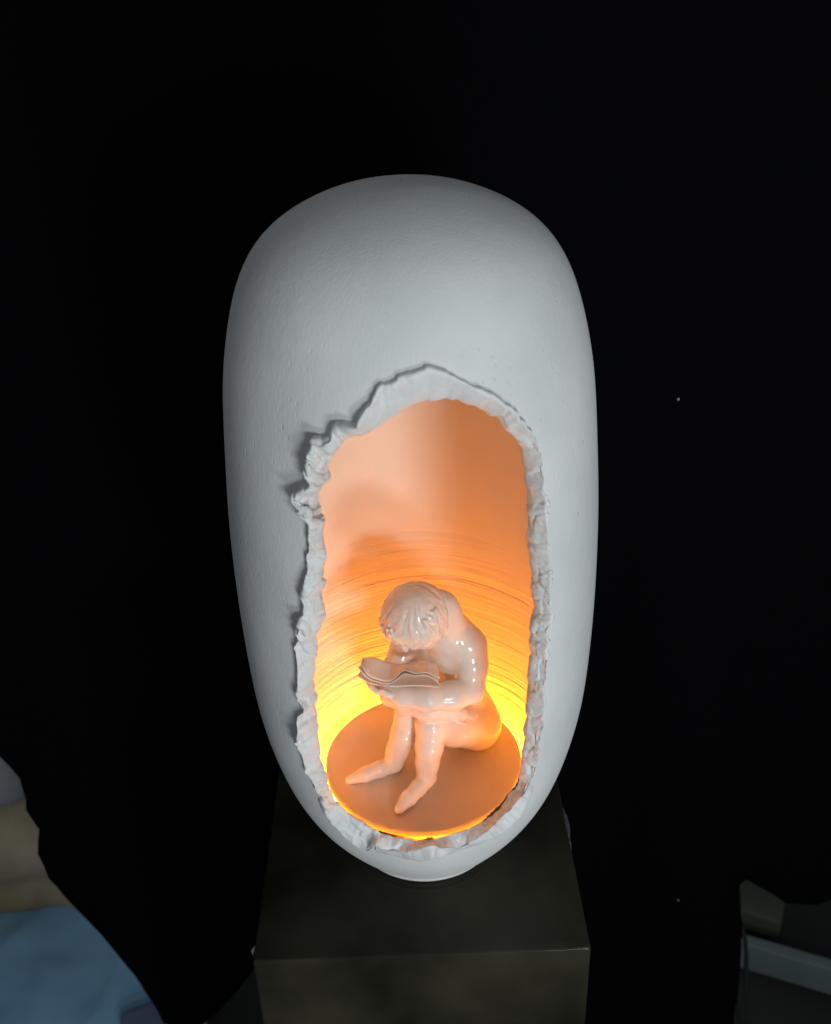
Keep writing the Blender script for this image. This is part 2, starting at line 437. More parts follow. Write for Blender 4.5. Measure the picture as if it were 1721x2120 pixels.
# smooth profile near the crown by working with the measured curve in arc length
def smooth_prof(n):
    Pm = np.vstack([PR, PR[:-1][::-1]*[-1, 1]])
    s = np.concatenate([[0], np.cumsum(np.linalg.norm(np.diff(Pm, axis=0), axis=1))])
    half = s[len(PR)-1]
    m = np.linspace(0, s[-1], 1600)
    Q = np.stack([np.interp(m, s, Pm[:, 0]), np.interp(m, s, Pm[:, 1])], 1)
    kk = np.hanning(63); kk /= kk.sum()
    pad = 31
    Qp = np.vstack([Q[0]-(Q[1:pad+1][::-1]-Q[0]), Q, Q[-1]-(Q[-pad-1:-1][::-1]-Q[-1])])
    Q = np.stack([np.convolve(Qp[:, c], kk, 'valid') for c in (0, 1)], 1)
    t = np.linspace(0, half, n)
    out = np.stack([np.interp(t, m, Q[:, 0]), np.interp(t, m, Q[:, 1])], 1)
    out[-1, 0] = 0.0004
    out[:, 0] = np.maximum(out[:, 0], .0004)
    return out
prof_o = smooth_prof(300)
prof_i = prof_o.copy()
tg = np.gradient(prof_o, axis=0); tg /= np.linalg.norm(tg, axis=1)[:, None]
prof_i = prof_o+np.stack([-tg[:, 1], tg[:, 0]], 1)*WALL
prof_i[:, 0] = np.maximum(prof_i[:, 0], .0003)
def shell_part(prof, nth, wob, flip, base, CUT):
    V, th = lathe_grid(prof, nth, wob)
    nz = len(prof)
    i, j = np.meshgrid(np.arange(nz-1), np.arange(nth), indexing='ij')
    j2 = (j+1) % nth
    F = np.stack([i*nth+j, i*nth+j2, (i+1)*nth+j2, (i+1)*nth+j], -1).reshape(-1, 4)
    thc = np.where(j2 == 0, th[j]+np.pi/nth, .5*(th[j]+th[j2])).reshape(-1)
    zc = .25*V.reshape(-1, 3)[F][:, :, 2].sum(1)
    m = ~inside(np.stack([thc*.085, zc], 1), CUT)
    F = F[m]
    if flip: F = F[:, ::-1]
    return V.reshape(-1, 3), F+base
Vo, Fo = shell_part(prof_o, 540, .004, False, 0, CUT_O)
Vi, Fi = shell_part(prof_i, 540, .004, True, len(Vo), CUT_I)
# floor of the cavity and underside close the bottom
nb = 540
cb = len(Vo)+len(Vi)
Vc = np.array([[0, 0, prof_i[0, 1]], [0, 0, Z0+.0045]])
Fc = [(len(Vo)+(j+1) % nb, len(Vo)+j, cb) for j in range(nb)]+[(j, (j+1) % nb, len(Vo)+(j+1) % nb, len(Vo)+j) for j in range(nb)]
Fall = [tuple(f) for f in Fo]+[tuple(f) for f in Fi]+Fc
used = np.zeros(cb+2, bool)
for f in Fall:
    used[list(f)] = True
remap = np.cumsum(used)-1
Vall = np.vstack([Vo, Vi, Vc])[used]
Fall = [tuple(remap[list(f)]) for f in Fall]
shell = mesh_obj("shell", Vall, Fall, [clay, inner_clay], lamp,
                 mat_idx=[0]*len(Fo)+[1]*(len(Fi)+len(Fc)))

# ---- foot
def lathe_obj(name, prof, nth, mat, parent, wob=0.0, jitter=0):
    rz = np.array(prof); th = np.linspace(0, 2*np.pi, nth, endpoint=False)
    V = np.stack([rz[:, 0][:, None]*np.cos(th), rz[:, 0][:, None]*np.sin(th), rz[:, 1][:, None]*np.ones(nth)], -1)
    if wob:
        V[..., :2] *= (1+wob*np.sin(th*2+1)+wob*.6*np.sin(th*5))[None, :, None]
    F = []
    n = len(rz)
    for i in range(n-1):
        for j in range(nth):
            F.append((i*nth+j, i*nth+(j+1) % nth, (i+1)*nth+(j+1) % nth, (i+1)*nth+j))
    V = V.reshape(-1, 3)
    if rz[0, 0] > 0.0005: F.append(tuple(range(nth))[::-1])
    if rz[-1, 0] > 0.0005: F.append(tuple((n-1)*nth+j for j in range(nth)))
    return mesh_obj(name, V, F, mat, parent)
lathe_obj("foot", [(.0405, Z0+.0003), (.0420, Z0+.0006), (.0428, Z0+.0016), (.0428, Z0+.0026), (.0422, Z0+.0038), (.0412, Z0+.0046), (.038, Z0+.0050)], 180, clay, lamp, .004)

# ---- torn rim: one lumpy folded roll of clay round the opening
SEC = np.array([(-.05, -6.5), (-.05, -3.0), (-.04, -.6), (-.03, .7), (-.01, 1.6), (.04, 2.3), (.11, 2.7), (.20, 2.8), (.30, 2.7), (.40, 2.6), (.50, 2.5), (.60, 2.4), (.70, 2.2), (.79, 1.9),
                (.87, 1.5), (.94, .9), (.985, .2), (1.0, -.6), (.99, -1.6), (.94, -2.8), (.85, -4.0), (.68, -5.4), (.45, -6.8), (.20, -7.4), (.03, -7.4)])
kq = len(SEC)
# denser section
ts = np.linspace(0, kq, 56, endpoint=False)
SECc = np.vstack([SEC, SEC[:1]])
SECd = np.stack([np.interp(ts, np.arange(kq+1), SECc[:, c]) for c in (0, 1)], 1)
vpar = SECd[:, 0]
ns = len(SECd)
smm = sv*1000; Pm = PERIM*1000
# lumps along the rim
edges = [0.0]; lumps = []
while edges[-1] < Pm-14:
    edges.append(edges[-1]+float(rng.choice([7, 9, 12, 15, 19, 24])*(.8+.4*rng.random())))
edges = np.array(edges[:-1]+[Pm]) if Pm-edges[-1] < 6 else np.array(edges+[Pm])
nl = len(edges)-1
lh = rng.uniform(-.35, .65, nl); lt = rng.choice([-1, 1], nl)*rng.uniform(.3, 1.1, nl); lskew = rng.uniform(-4.5, 4.5, nl+1); lskew[-1] = lskew[0]
SS, VV = np.meshgrid(smm, vpar, indexing='ij')
H = np.zeros_like(SS)
for i in range(nl):
    pass
ei = np.searchsorted(edges, smm, side='right')-1
shift = np.interp(smm, edges, lskew)
Su = (SS+shift[:, None]*(VV-.4)*1.3) % Pm
idx = np.clip(np.searchsorted(edges, Su.ravel(), side='right')-1, 0, nl-1).reshape(Su.shape)
u = (Su-edges[idx])/(edges[idx+1]-edges[idx])
dome = np.power(np.clip(np.sin(np.pi*np.clip(u, 0, 1)), 0, 1), .45)
H = (dome-.55)*1.15+lh[idx]*dome*1.4+lt[idx]*(u-.5)*dome*1.7
# places where the clay sticks further out (upper left) or lies flatter (right side)
def bump_at(th_deg, z_mm, w, amp):
    d = np.hypot(Oc[:, 0]-math.radians(th_deg)*.085, Oc[:, 1]-z_mm/1000)
    return amp*np.exp(-(d/(w/1000))**2)
lift = np.zeros(NS)
for a in ((-28, 323, 7, 9), (-27, 314, 4, 6), (-33, 305, 7, 10), (-24, 332, 7, 6), (-14, 342, 9, 5.0), (-33, 241, 6, 5), (-39, 176, 8, 7), (-31, 268, 6, 3), (-37, 205, 10, .8), (-4, 356, 16, 1.2),
          (36, 325, 10, -.6), (40, 245, 30, -1.6), (39, 170, 40, -1.4), (28, 125, 24, -3.6), (8, 105, 22, -3.2), (-16, 104, 20, -3.0), (-34, 115, 18, -1.6), (-36, 290, 14, .6)):
    lift += bump_at(*a)
scaleh = np.clip(.8+lift/5.0, .12, 3.2)
chord = I3-O3
Lc = np.linalg.norm(chord, axis=1)
RIM = O3[:, None, :]+chord[:, None, :]*SECd[None, :, 0:1]
hh = SECd[:, 1][None, :]*np.ones((NS, 1))
hh = np.where(hh > 0, hh*scaleh[:, None]*1.1*(1-.5*kb), hh)
RIM = RIM+NN[:, None, :]*(hh/1000)[..., None]
# outward direction of the section at every vertex
du = np.gradient(RIM, axis=0); dv = np.roll(RIM, -1, 1)-np.roll(RIM, 1, 1)
nn = np.cross(du.reshape(-1, 3), dv.reshape(-1, 3)); nn /= np.linalg.norm(nn, axis=1)[:, None]+1e-12
cent = RIM.mean(1, keepdims=True)
sgn = np.sign(((RIM-cent).reshape(-1, 3)*nn).sum(1)).mean()
nn = (nn*np.sign(sgn)).reshape(RIM.shape)
Q = RIM.reshape(-1, 3)
big = fbm(Q*60, 2)
warp = np.stack([vnoise(Q*70), vnoise(Q*70+9), vnoise(Q*70+21)], 1)
f1, g1 = flakes(Q*80+.8*warp, 7.0)
warp2 = np.stack([vnoise(Q*150+3), vnoise(Q*150+31), vnoise(Q*150+47)], 1)
f2, g2 = flakes(Q*205+.7*warp2, 6.0)
rough_at = np.zeros(NS)
for a in ((40, 235, 22, 1), (38, 190, 24, 1), (36, 145, 16, .9), (24, 116, 14, .9), (10, 103, 14, .9), (-26, 98, 16, .7), (-37, 236, 8, .8), (-38, 150, 12, .4), (-36, 275, 8, .5)):
    rough_at += bump_at(*a)
rough_mask = np.clip(.42+.6*vnoise(Q*40+5)+.6*rough_at.repeat(ns), 0, 1)
soft_at = np.zeros(NS)
for a in ((0, 352, 22, 1), (20, 345, 14, .7), (-12, 343, 10, .5)):
    soft_at += bump_at(*a)
soft = np.clip(1-.6*soft_at, .3, 1).repeat(ns)
crk = np.clip(1-g1*5.5, 0, 1)
disp = .55*big+soft*(1.3*f1-.55*crk)+rough_mask*soft*(.62*f2-.25*np.clip(1-g2*5, 0, 1))+.12*vnoise(Q*420)
disp = disp.reshape(NS, ns)+H*.55*soft.reshape(NS, ns)
vis = np.clip((SECd[:, 1]+6.5)/4.0, 0, 1)[None, :]
disp = np.clip(disp, -1.9, 2.3)*vis*np.interp(np.abs(SECd[:, 0]-.47), [0, .35, .55], [1, .95, .55])[None, :]*np.clip(scaleh, .82, 1.35)[:, None]
RIM = RIM+nn*(disp/1000)[..., None]
I_, J_ = np.meshgrid(np.arange(NS), np.arange(ns), indexing='ij')
F = np.stack([I_*ns+J_, ((I_+1) % NS)*ns+J_, ((I_+1) % NS)*ns+(J_+1) % ns, I_*ns+(J_+1) % ns], -1).reshape(-1, 4)
if sgn < 0: F = F[:, ::-1]
rim = mesh_obj("torn_rim", RIM.reshape(-1, 3), F, rim_clay, lamp)

# ---- warm light hidden under the disc, on a stem that carries the disc
def torus(name, R, r, z, mat, parent, n=96, m=14):
    V = []; F = []
    for i in range(n):
        a = 2*math.pi*i/n
        for j in range(m):
            c = 2*math.pi*j/m
            V.append(((R+r*math.cos(c))*math.cos(a), (R+r*math.cos(c))*math.sin(a), z+r*math.sin(c)))
    for i in range(n):
        for j in range(m):
            F.append((i*m+j, ((i+1) % n)*m+j, ((i+1) % n)*m+(j+1) % m, i*m+(j+1) % m))
    return mesh_obj(name, V, F, mat, parent)
def arc_strip(name, R, r, z, half, mat, parent, n=110, m=12):
    """an arc of lit strip, open towards the front"""
    V = []; F = []
    for i in range(n):
        a = math.pi/2-half+2*half*i/(n-1)
        for j in range(m):
            c = 2*math.pi*j/m
            V.append(((R+r*math.cos(c))*math.cos(a), (R+r*math.cos(c))*math.sin(a), z+r*math.sin(c)))
    for i in range(n-1):
        for j in range(m):
            F.append((i*m+j, (i+1)*m+j, (i+1)*m+(j+1) % m, i*m+(j+1) % m))
    F += [tuple(range(m)), tuple((n-1)*m+j for j in range(m))[::-1]]
    return mesh_obj(name, V, F, mat, parent)
arc_strip("light_strip", .0532, .0020, .0765, math.radians(138), led, lamp)
lathe_obj("stem", [(.016, .0460), (.016, .0495), (.008, .0515), (.007, .07), (.012, .0835), (.014, .0868)], 40, clay, lamp)

# ================================================================== disc
DZ = .092
disc = lathe_obj("round_disc", [(.0545, DZ-.005), (.0558, DZ-.0044), (.0562, DZ-.003), (.0562, DZ-.0010), (.0556, DZ-.0002), (.0548, DZ), (.02, DZ), (.0006, DZ)], 180, disc_m, None, .0025)
tag(disc, "flat round clay disc inside the lamp, carrying the seated figurine", "disc")

# ================================================================== seated figurine
fig = empty("seated_figurine", (.012, .004, DZ))
tag(fig, "small glossy white ceramic figurine of a nude person sitting bent over an open book", "figurine")

def surface_net(sdf, lo, hi, h):
    lo = np.array(lo, float); hi = np.array(hi, float)
    n = np.ceil((hi-lo)/h).astype(int)+1
    ax = [lo[k]+h*np.arange(n[k]) for k in range(3)]
    G = np.empty(n, np.float32)
    for i0 in range(0, n[0], 12):
        X, Y, Z = np.meshgrid(ax[0][i0:i0+12], ax[1], ax[2], indexing='ij')
        G[i0:i0+12] = sdf(np.stack([X.ravel(), Y.ravel(), Z.ravel()], 1)).reshape(X.shape)
    ins = G < 0
    c = np.zeros(n-1, int)
    for dx in (0, 1):
        for dy in (0, 1):
            for dz in (0, 1):
                c += ins[dx:n[0]-1+dx, dy:n[1]-1+dy, dz:n[2]-1+dz]
    act = (c > 0) & (c < 8)
    ids = -np.ones(n-1, int); cells = np.argwhere(act); ids[act] = np.arange(len(cells))
    acc = np.zeros((len(cells), 3)); cnt = np.zeros(len(cells))
    corner = [(a, b_, d) for a in (0, 1) for b_ in (0, 1) for d in (0, 1)]
    for a in corner:
        for k in range(3):
            if a[k] == 0:
                b_ = list(a); b_[k] = 1
                ga = G[tuple((cells+a).T)]; gb = G[tuple((cells+b_).T)]
                m = (ga < 0) != (gb < 0)
                t = ga/(ga-gb+1e-20)
                p = cells+np.array(a, float); p[:, k] += np.where(m, t, 0)
                acc[m] += p[m]; cnt[m] += 1
    V = lo+h*acc/cnt[:, None]
    F = []
    for k in range(3):
        a, b_ = (k+1) % 3, (k+2) % 3
        s0 = [slice(None)]*3; s1 = [slice(None)]*3
        s0[k] = slice(0, n[k]-1); s1[k] = slice(1, n[k])
        ch = ins[tuple(s0)] != ins[tuple(s1)]
        e = np.argwhere(ch)
        e = e[(e[:, a] > 0) & (e[:, b_] > 0) & (e[:, a] < n[a]-1) & (e[:, b_] < n[b_]-1)]
        def cid_(da, db):
            q = e.copy(); q[:, a] -= da; q[:, b_] -= db
            return ids[tuple(q.T)]
        quad = np.stack([cid_(1, 1), cid_(0, 1), cid_(0, 0), cid_(1, 0)], 1)
        inside0 = ins[tuple(e.T)]
        quad[~inside0] = quad[~inside0][:, ::-1]
        F.append(quad)
    return V, np.vstack(F)

def cap(p, a, b_, ra, rb):
    a = np.array(a, float); b_ = np.array(b_, float)
    ab = b_-a
    t = np.clip(((p-a)@ab)/(ab@ab), 0, 1)
    d = np.linalg.norm(p-a-t[:, None]*ab, axis=1)
    return d-(ra+(rb-ra)*t)
def ell(p, c, R, r):
    """ellipsoid: centre c, rows of R its axes, radii r"""
    q = (p-np.array(c, float))@np.array(R, float).T/np.array(r, float)
    k0 = np.linalg.norm(q, axis=1); k1 = np.linalg.norm(q/np.array(r, float), axis=1)
    return k0*(k0-1)/(k1+1e-9)
def smin(a, b_, k):
    h = np.clip(.5+.5*(b_-a)/k, 0, 1)
    return b_*(1-h)+a*h-k*h*(1-h)
def chain(p, pts, k=1.5):
    d = None
    for (a, ra), (b_, rb) in zip(pts[:-1], pts[1:]):
        c = cap(p, a, b_, ra, rb)
        d = c if d is None else smin(d, c, k)
    return d
def frame(z, x):
    z = np.array(z, float); z /= np.linalg.norm(z)
    x = np.array(x, float); x -= z*(x@z); x /= np.linalg.norm(x)
    return np.stack([x, np.cross(z, x), z])
# head frame: up = crown direction, front = where the face looks (down, forward, to her book)
HC = np.array([-1.2, -3.2, 193.2])
HUP = np.array([-.42, -.55, .72]); HUP /= np.linalg.norm(HUP)
HFR = np.array([-.42, -.55, -.66]); HFR -= HUP*(HFR@HUP); HFR /= np.linalg.norm(HFR)
HRT = np.cross(HFR, HUP)
def hp(f, r, u):
    return HC+HFR*f+HRT*r+HUP*u
LELB, LFORE, LWR, LHA = (27.2, -8.8, 147.0), (3.5, -17.5, 150.0), (-10, -16.6, 151.0), (-19, -12.5, 153.0)
RELB, RMID, RWR, RHA = (-16.2, 3.0, 136.5), (3.0, -13.0, 139.0), (14.5, -12.2, 135.5), (20.5, -10.5, 132.5)
def body_sdf(p):
    # trunk
    d = ell(p, (26, 20, 107.5), frame((0, 0, 1), (.82, -.57, 0)), (18.5, 15, 16))
    d = smin(d, cap(p, (31, 11, 106.0), (30.2, 11, 107.5), 14.6, 14.0), 4)
    d = smin(d, cap(p, (18.5, 27, 106), (18, 26, 107), 14, 13.6), 4)
    d = smin(d, chain(p, [((29, 15.5, 116), 11.5), ((25.5, 12, 134), 10.4), ((19.5, 8.5, 155), 11.0)], 3), 5)
    d = smin(d, chain(p, [((19, 23, 116), 11.5), ((14, 21, 134), 10.4), ((4, 19, 155), 11.0)], 3), 7)
    d = smin(d, chain(p, [((18, 13, 160), 13.0), ((16.5, 9, 172), 12.2), ((13.2, 4.6, 186), 10.2), ((11.6, 2.8, 193), 9.6)], 4), 6)
    d = smin(d, cap(p, (11.6, 2.8, 193), (1, -3, 190), 9.6, 9), 4)
    # left arm (towards the viewer's right)
    d = smin(d, chain(p, [((26.5, 5, 167), 9.8), ((28.3, -1, 158), 8.6), (LELB, 7.4)], 3), 5)
    d = smin(d, cap(p, (20, 8, 172), (27, 4, 167), 9, 9), 5)
    dl = chain(p, [(LELB, 7.6), ((16, -14, 147.8), 7.8), (LFORE, 7.2), (LWR, 5.6)], 3)
    # left hand lying under the book
    pl = [(LWR, 5.4), ((-17, -13, 152.3), 4.8)]
    dh = chain(p, pl, 2)
    for k, (e0, e1) in enumerate([((-23, -13.5, 152.3), (-27, -11.5, 154.5)), ((-23.5, -11, 152.6), (-28.2, -8.6, 154.8)), ((-23, -8.4, 152.6), (-27.4, -5.6, 154.4)), ((-21.6, -6, 152.4), (-25, -3, 153.6))]):
        dh = smin(dh, chain(p, [((-17, -13+2.3*k, 152.3), 2.0), (e0, 1.75), (e1, 1.4)], .6), .8)
    dh = smin(dh, chain(p, [((-13, -17.5, 152), 2.2), ((-17, -18.6, 154), 1.8), ((-20.5, -18.0, 156.5), 1.4)], .6), 1.0)
    dl = smin(dl, dh, 2)
    # right arm
    d = smin(d, chain(p, [((3, 20, 163), 9.4), ((-6.5, 19, 161), 8.4), ((-13.5, 10.5, 148), 7.4), (RELB, 6.6)], 3), 4)
    dr = chain(p, [(RELB, 7.0), ((-7, -6, 139), 7.2), (RMID, 6.6), (RWR, 4.9)], 3)
    ph = chain(p, [(RWR, 4.4), (RHA, 4.4)], 1.5)
    for k, (e0, e1) in enumerate([((25.4, -10.6, 130.3), (29.0, -9.4, 127.2)), ((25.9, -8.8, 130.9), (30.0, -6.9, 127.6)), ((25.6, -6.8, 131.4), (29.6, -4.4, 128.4)), ((24.6, -4.8, 131.4), (27.9, -2.2, 128.9))]):
        ph = smin(ph, chain(p, [((20.4, -11.8+2.0*k, 132.3), 2.1), (e0, 1.8), (e1, 1.35)], .6), .9)
    ph = smin(ph, chain(p, [((16.5, -14.4, 133.6), 2.2), ((20, -15.4, 130.6), 1.8), ((23.4, -14.6, 128.2), 1.4)], .6), 1.0)
    dr = smin(dr, ph, 1.5)
    arms = smin(dl, dr, 1.6)
    # legs
    legL = chain(p, [((31, 9.5, 106.6), 14.4), ((17.5, -2, 117.5), 12.2), ((5.0, -10.8, 125.5), 8.6), ((3.6, -15.8, 114.5), 7.7), ((2.0, -19.6, 105.5), 6.3), ((1.0, -22.0, 98), 5.4)], 2.5)
    legL = smin(legL, chain(p, [((2.9, -20.4, 95.9), 4.1), ((-3.5, -28.5, 96.2), 4.5), ((-9.0, -35.2, 95.3), 4.3), ((-14.0, -41.4, 94.2), 2.9)], 2), 2.4)
    legR = chain(p, [((18, 27, 107), 13), ((4, 12, 116.5), 10.6), ((-6.6, 1.2, 122.5), 8.4), ((-10.6, -3.2, 112), 7.4), ((-14.6, -7, 104.4), 6.2), ((-17.0, -9.6, 98), 5.4)], 2.5)
    legR = smin(legR, chain(p, [((-16.2, -9.2, 95.9), 4.1), ((-25, -12.8, 96.2), 4.5), ((-33.0, -15.4, 95.3), 4.2), ((-41.6, -18.0, 94.2), 2.8)], 2), 2.4)
    d = smin(d, smin(legL, legR, 1.5), 2.6)
    d = smin(d, arms, 1.5)
    # head with a face turned to the book
    h = ell(p, HC, np.stack([HFR, HRT, HUP]), (15.8, 14.6, 17.5))
    h = smin(h, ell(p, hp(5, 0, -10), np.stack([HFR, HRT, HUP]), (9, 9.5, 9.5)), 5)
    h = smin(h, chain(p, [(hp(14.2, 0, 1.5), 1.6), (hp(17.6, 0, -4.2), 1.9)], 1), 1.6)       # nose
    for s in (-1, 1):
        h = smin(h, ell(p, hp(12.6, 5.4*s, 1.2), np.stack([HFR, HRT, HUP]), (1.5, 2.4, 1.5)), 1.0)   # lids
        h = smin(h, chain(p, [(hp(14.3, 3*s, 3.8), 1.1), (hp(12.6, 8*s, 3.6), 1.0)], 1), 1.6)         # brow
        h = smin(h, ell(p, hp(-1.5, 14.8*s, -1.5), np.stack([HFR, HRT, HUP]), (2.6, 1.4, 4.0)), 1.0)  # ear
    h = smin(h, chain(p, [(hp(14.2, -2.6, -8.4), .9), (hp(15, 0, -8.2), 1.1), (hp(14.2, 2.6, -8.4), .9)], .6), 1.0)  # lips
    h = smin(h, chain(p, [(hp(13.8, -2.2, -10.4), .9), (hp(14.4, 0, -10.6), 1.2), (hp(13.8, 2.2, -10.4), .9)], .6), 1.0)
    d = smin(d, h, 3)
    # it sits flat on the disc
    return np.maximum(d, 92.25-p[:, 2])
def mm_obj(name, V, F, mat, parent):
    o = mesh_obj(name, V/1000, F, mat)
    hang(o, parent)
    return o
Vb, Fb = surface_net(body_sdf, (-47, -46, 91), (51, 46, 216), .68)
body = mm_obj("body", Vb, Fb, glaze, fig)
sm = body.modifiers.new("smooth", 'SMOOTH'); sm.factor = .5; sm.iterations = 3

# ---- hair: a cap of combed locks
HAX = np.stack([HFR, HRT, HUP])
e_pole = np.array([-.35, .25, .9]); e_pole /= np.linalg.norm(e_pole)     # whorl, in head axes (front, right, up)
RAD = np.array([18.0, 17.4, 19.3])
tmpx = np.array([1., 0, 0])-e_pole*e_pole[0]; tmpx /= np.linalg.norm(tmpx); tmpy = np.cross(e_pole, tmpx)
lr = np.random.default_rng(23)
def on_head(lat, az, k=1.0):
    k = k*1.035
    dirv = e_pole*math.cos(lat)+(tmpx*math.cos(az)+tmpy*math.sin(az))*math.sin(lat)
    return hp(*(dirv*RAD*k))
creases = []
# a parting, two long sweeping creases over the crown, and short ones in the fringe
for a0_, a1_, l0, l1, r in ((2.6, 2.9, .1, .95, .62), (.5, .25, .25, 1.1, .55), (-.7, -.25, .45, 1.25, .5), (1.2, .75, .6, 1.3, .5), (-1.6, -1.2, .5, 1.2, .45), (-.1, .35, .95, 1.45, .55), (-.45, -.6, 1.0, 1.5, .5), (.75, .9, 1.05, 1.5, .5), (1.5, 1.7, .9, 1.45, .5)):
    creases.append([(on_head(l0+(l1-l0)*t, a0_+(a1_-a0_)*t+.06*math.sin(6*t+a0_), 1.012), .15+r*math.sin(math.pi*(.1+.8*t))) for t in np.linspace(0, 1, 9)])
tips = []
for k in range(26):                                       # loose ends along the fringe
    az = lr.uniform(-1.9, 1.9); l0 = lr.uniform(1.05, 1.3); ln = lr.uniform(.3, .55); c = lr.uniform(-.35, .35)
    tips.append([(on_head(l0+ln*t, az+c*t, 1.0-.02*t), (.45+.75*math.sin(math.pi*min(1, .25+t*.6)))*(1-.55*t**2)) for t in np.linspace(0, 1, 6)])
def hair_sdf(p):
    q = (p-HC)@HAX.T
    u = q/RAD; rr_ = np.linalg.norm(u, axis=1)+1e-9; u = u/rr_[:, None]
    ct = np.clip(u@e_pole, -1, 1); lat = np.arccos(ct); az = np.arctan2(u@tmpy, u@tmpx)
    d = ell(p, HC, HAX, RAD+.1)
    near = np.abs(d) < 3.0
    w = az[near]+.35*np.sin(2.2*lat[near]+1.0); la = lat[near]
    wob = .5*vnoise(np.stack([np.cos(w)*1.6, np.sin(w)*1.6, la*2.0], 1))
    s1 = vnoise(np.stack([np.cos(w+wob*.5)*4.6, np.sin(w+wob*.5)*4.6, la*1.1+wob], 1))
    s2 = vnoise(np.stack([np.cos(w+wob*.4)*10.5, np.sin(w+wob*.4)*10.5, la*1.5+9], 1))
    fade = np.clip((la-.25)/.8, .18, 1)
    d[near] = d[near]-fade*(.85*(.5-np.abs(s1))*1.4+.5*(.4-np.abs(s2)))
    for pts in tips:
        P0 = np.array([x for x, _ in pts]).mean(0)
        m = np.linalg.norm(p-P0, axis=1) < 11
        d[m] = smin(d[m], chain(p[m], pts, .3), .7)
    # face and nape stay free; the edge is ragged
    rag = 1.6*vnoise(np.stack([np.cos(az)*6, np.sin(az)*6, 0*az+3], 1))
    face = ell(p, hp(13.8, 0, -9.5), HAX, (13.6, 12.2, 16.2))+.5*rag
    d = np.maximum(d, -face)
    d = np.maximum(d, -(q[:, 2]+8.5+.16*q[:, 0]+rag))
    for pts in creases:
        P0 = np.array([x for x, _ in pts]).mean(0)
        m = np.linalg.norm(p-P0, axis=1) < 16
        d[m] = np.maximum(d[m], -chain(p[m], pts, .3))
    core = ell(p, HC, HAX, (13.6, 12.6, 15.4))
    return np.maximum(d, -core)
Vh, Fh = surface_net(hair_sdf, (-25, -28, 165), (24, 22, 218), .44)
Pn = Vh
wv_ = fbm(Pn*.5, 2)
Vh = Vh+(Vh-HC)/np.linalg.norm(Vh-HC, axis=1)[:, None]*(.22*wv_+.06*vnoise(Pn*1.1))[:, None]
hair = mm_obj("hair", Vh, Fh, glaze, fig)

# ---- open book
BOOK = {
 'page': [([(-31.0, -10.6, 168.9), (-26.8, -12.0, 161.4), (-17.3, -14.9, 160.0), (-12.2, -16.4, 164.8), (-8.2, -17.5, 169.5), (-2.2, -19.4, 168.6), (2.8, -21.0, 170.2), (8.0, -22.6, 168.1), (10.2, -23.3, 166.9)], [(-31.1, 1.2, 164.1), (-25.2, -0.5, 166.0), (-17.9, -2.7, 164.4), (-12.2, -4.4, 163.5), (-8.1, -5.6, 163.6), (-2.1, -7.4, 164.1), (3.1, -9.0, 167.1), (6.7, -10.1, 167.6), (8.7, -10.7, 167.8)]), ([(-33.0, -10.1, 166.4), (-27.6, -11.8, 159.7), (-17.4, -14.9, 158.7), (-11.8, -16.5, 163.3), (-8.1, -17.6, 167.2), (-2.3, -19.4, 166.7), (2.8, -21.0, 167.7), (7.5, -22.4, 165.7), (9.7, -23.1, 163.6)], [(-31.2, 1.2, 161.5), (-25.9, -0.3, 162.7), (-18.0, -2.7, 161.8), (-12.3, -4.4, 162.2), (-8.1, -5.6, 162.3), (-2.2, -7.4, 162.8), (3.1, -9.0, 165.6), (6.6, -10.1, 166.3), (8.7, -10.7, 166.4)])],
 'cover': [([(-33.5, -10.0, 161.5), (-27.2, -11.9, 157.8), (-18.2, -14.7, 157.1), (-13.0, -16.2, 157.6), (-7.9, -17.8, 158.9), (-2.5, -19.4, 160.3), (2.6, -21.0, 161.6), (7.4, -22.4, 162.2), (9.4, -23.1, 162.3)], [(-31.4, 1.2, 158.5), (-26.1, -0.3, 159.1), (-18.2, -2.7, 158.6), (-12.4, -4.4, 159.0), (-8.2, -5.6, 159.1), (-2.3, -7.4, 159.5), (2.9, -9.0, 161.8), (6.5, -10.1, 162.4), (8.6, -10.7, 162.5)])]}
def sheet(name, NF, parent, thick, push=0):
    near, far = [np.array(a, float) for a in NF]
    nu, nv = 48, 14
    tt = np.linspace(0, len(near)-1, nu); kk = np.arange(len(near))
    def cr(P):
        M_ = np.vstack([2*P[0]-P[1], P, 2*P[-1]-P[-2]]); o = []
        for t in tt:
            i = min(int(t), len(P)-2); f_ = t-i
            a, b_, c, d = M_[i], M_[i+1], M_[i+2], M_[i+3]
            o.append(.5*((2*b_)+(c-a)*f_+(2*a-5*b_+4*c-d)*f_**2+(3*b_-a-3*c+d)*f_**3))
        return np.array(o)
    A, B = cr(near), cr(far)
    V = []
    for v in np.linspace(0, 1, nv):
        R_ = A*(1-v)+B*v
        R_[:, 2] += -1.0*math.sin(math.pi*v)*.6+.45*np.sin(np.linspace(0, 8, nu)+v*3+push)
        V.append(R_)
    V = np.vstack(V)
    top = V+[0, 0, 0]; bot = V-[0, 0, thick]
    n = nu*nv; F = []
    for j in range(nv-1):
        for i in range(nu-1):
            a = j*nu+i
            F += [(a, a+1, a+nu+1, a+nu), (n+a, n+a+nu, n+a+nu+1, n+a+1)]
    for i in range(nu-1):
        F += [(i, n+i, n+i+1, i+1), ((nv-1)*nu+i, (nv-1)*nu+i+1, n+(nv-1)*nu+i+1, n+(nv-1)*nu+i)]
    for j in range(nv-1):
        a, c = j*nu, j*nu+nu-1
        F += [(a, a+nu, n+a+nu, n+a), (c, n+c, n+c+nu, c+nu)]
    return mesh_obj(name, np.vstack([top, bot])/1000, F, glaze, parent)
cov = sheet("book", BOOK['cover'][0], None, .9, 4)
hang(cov, fig)
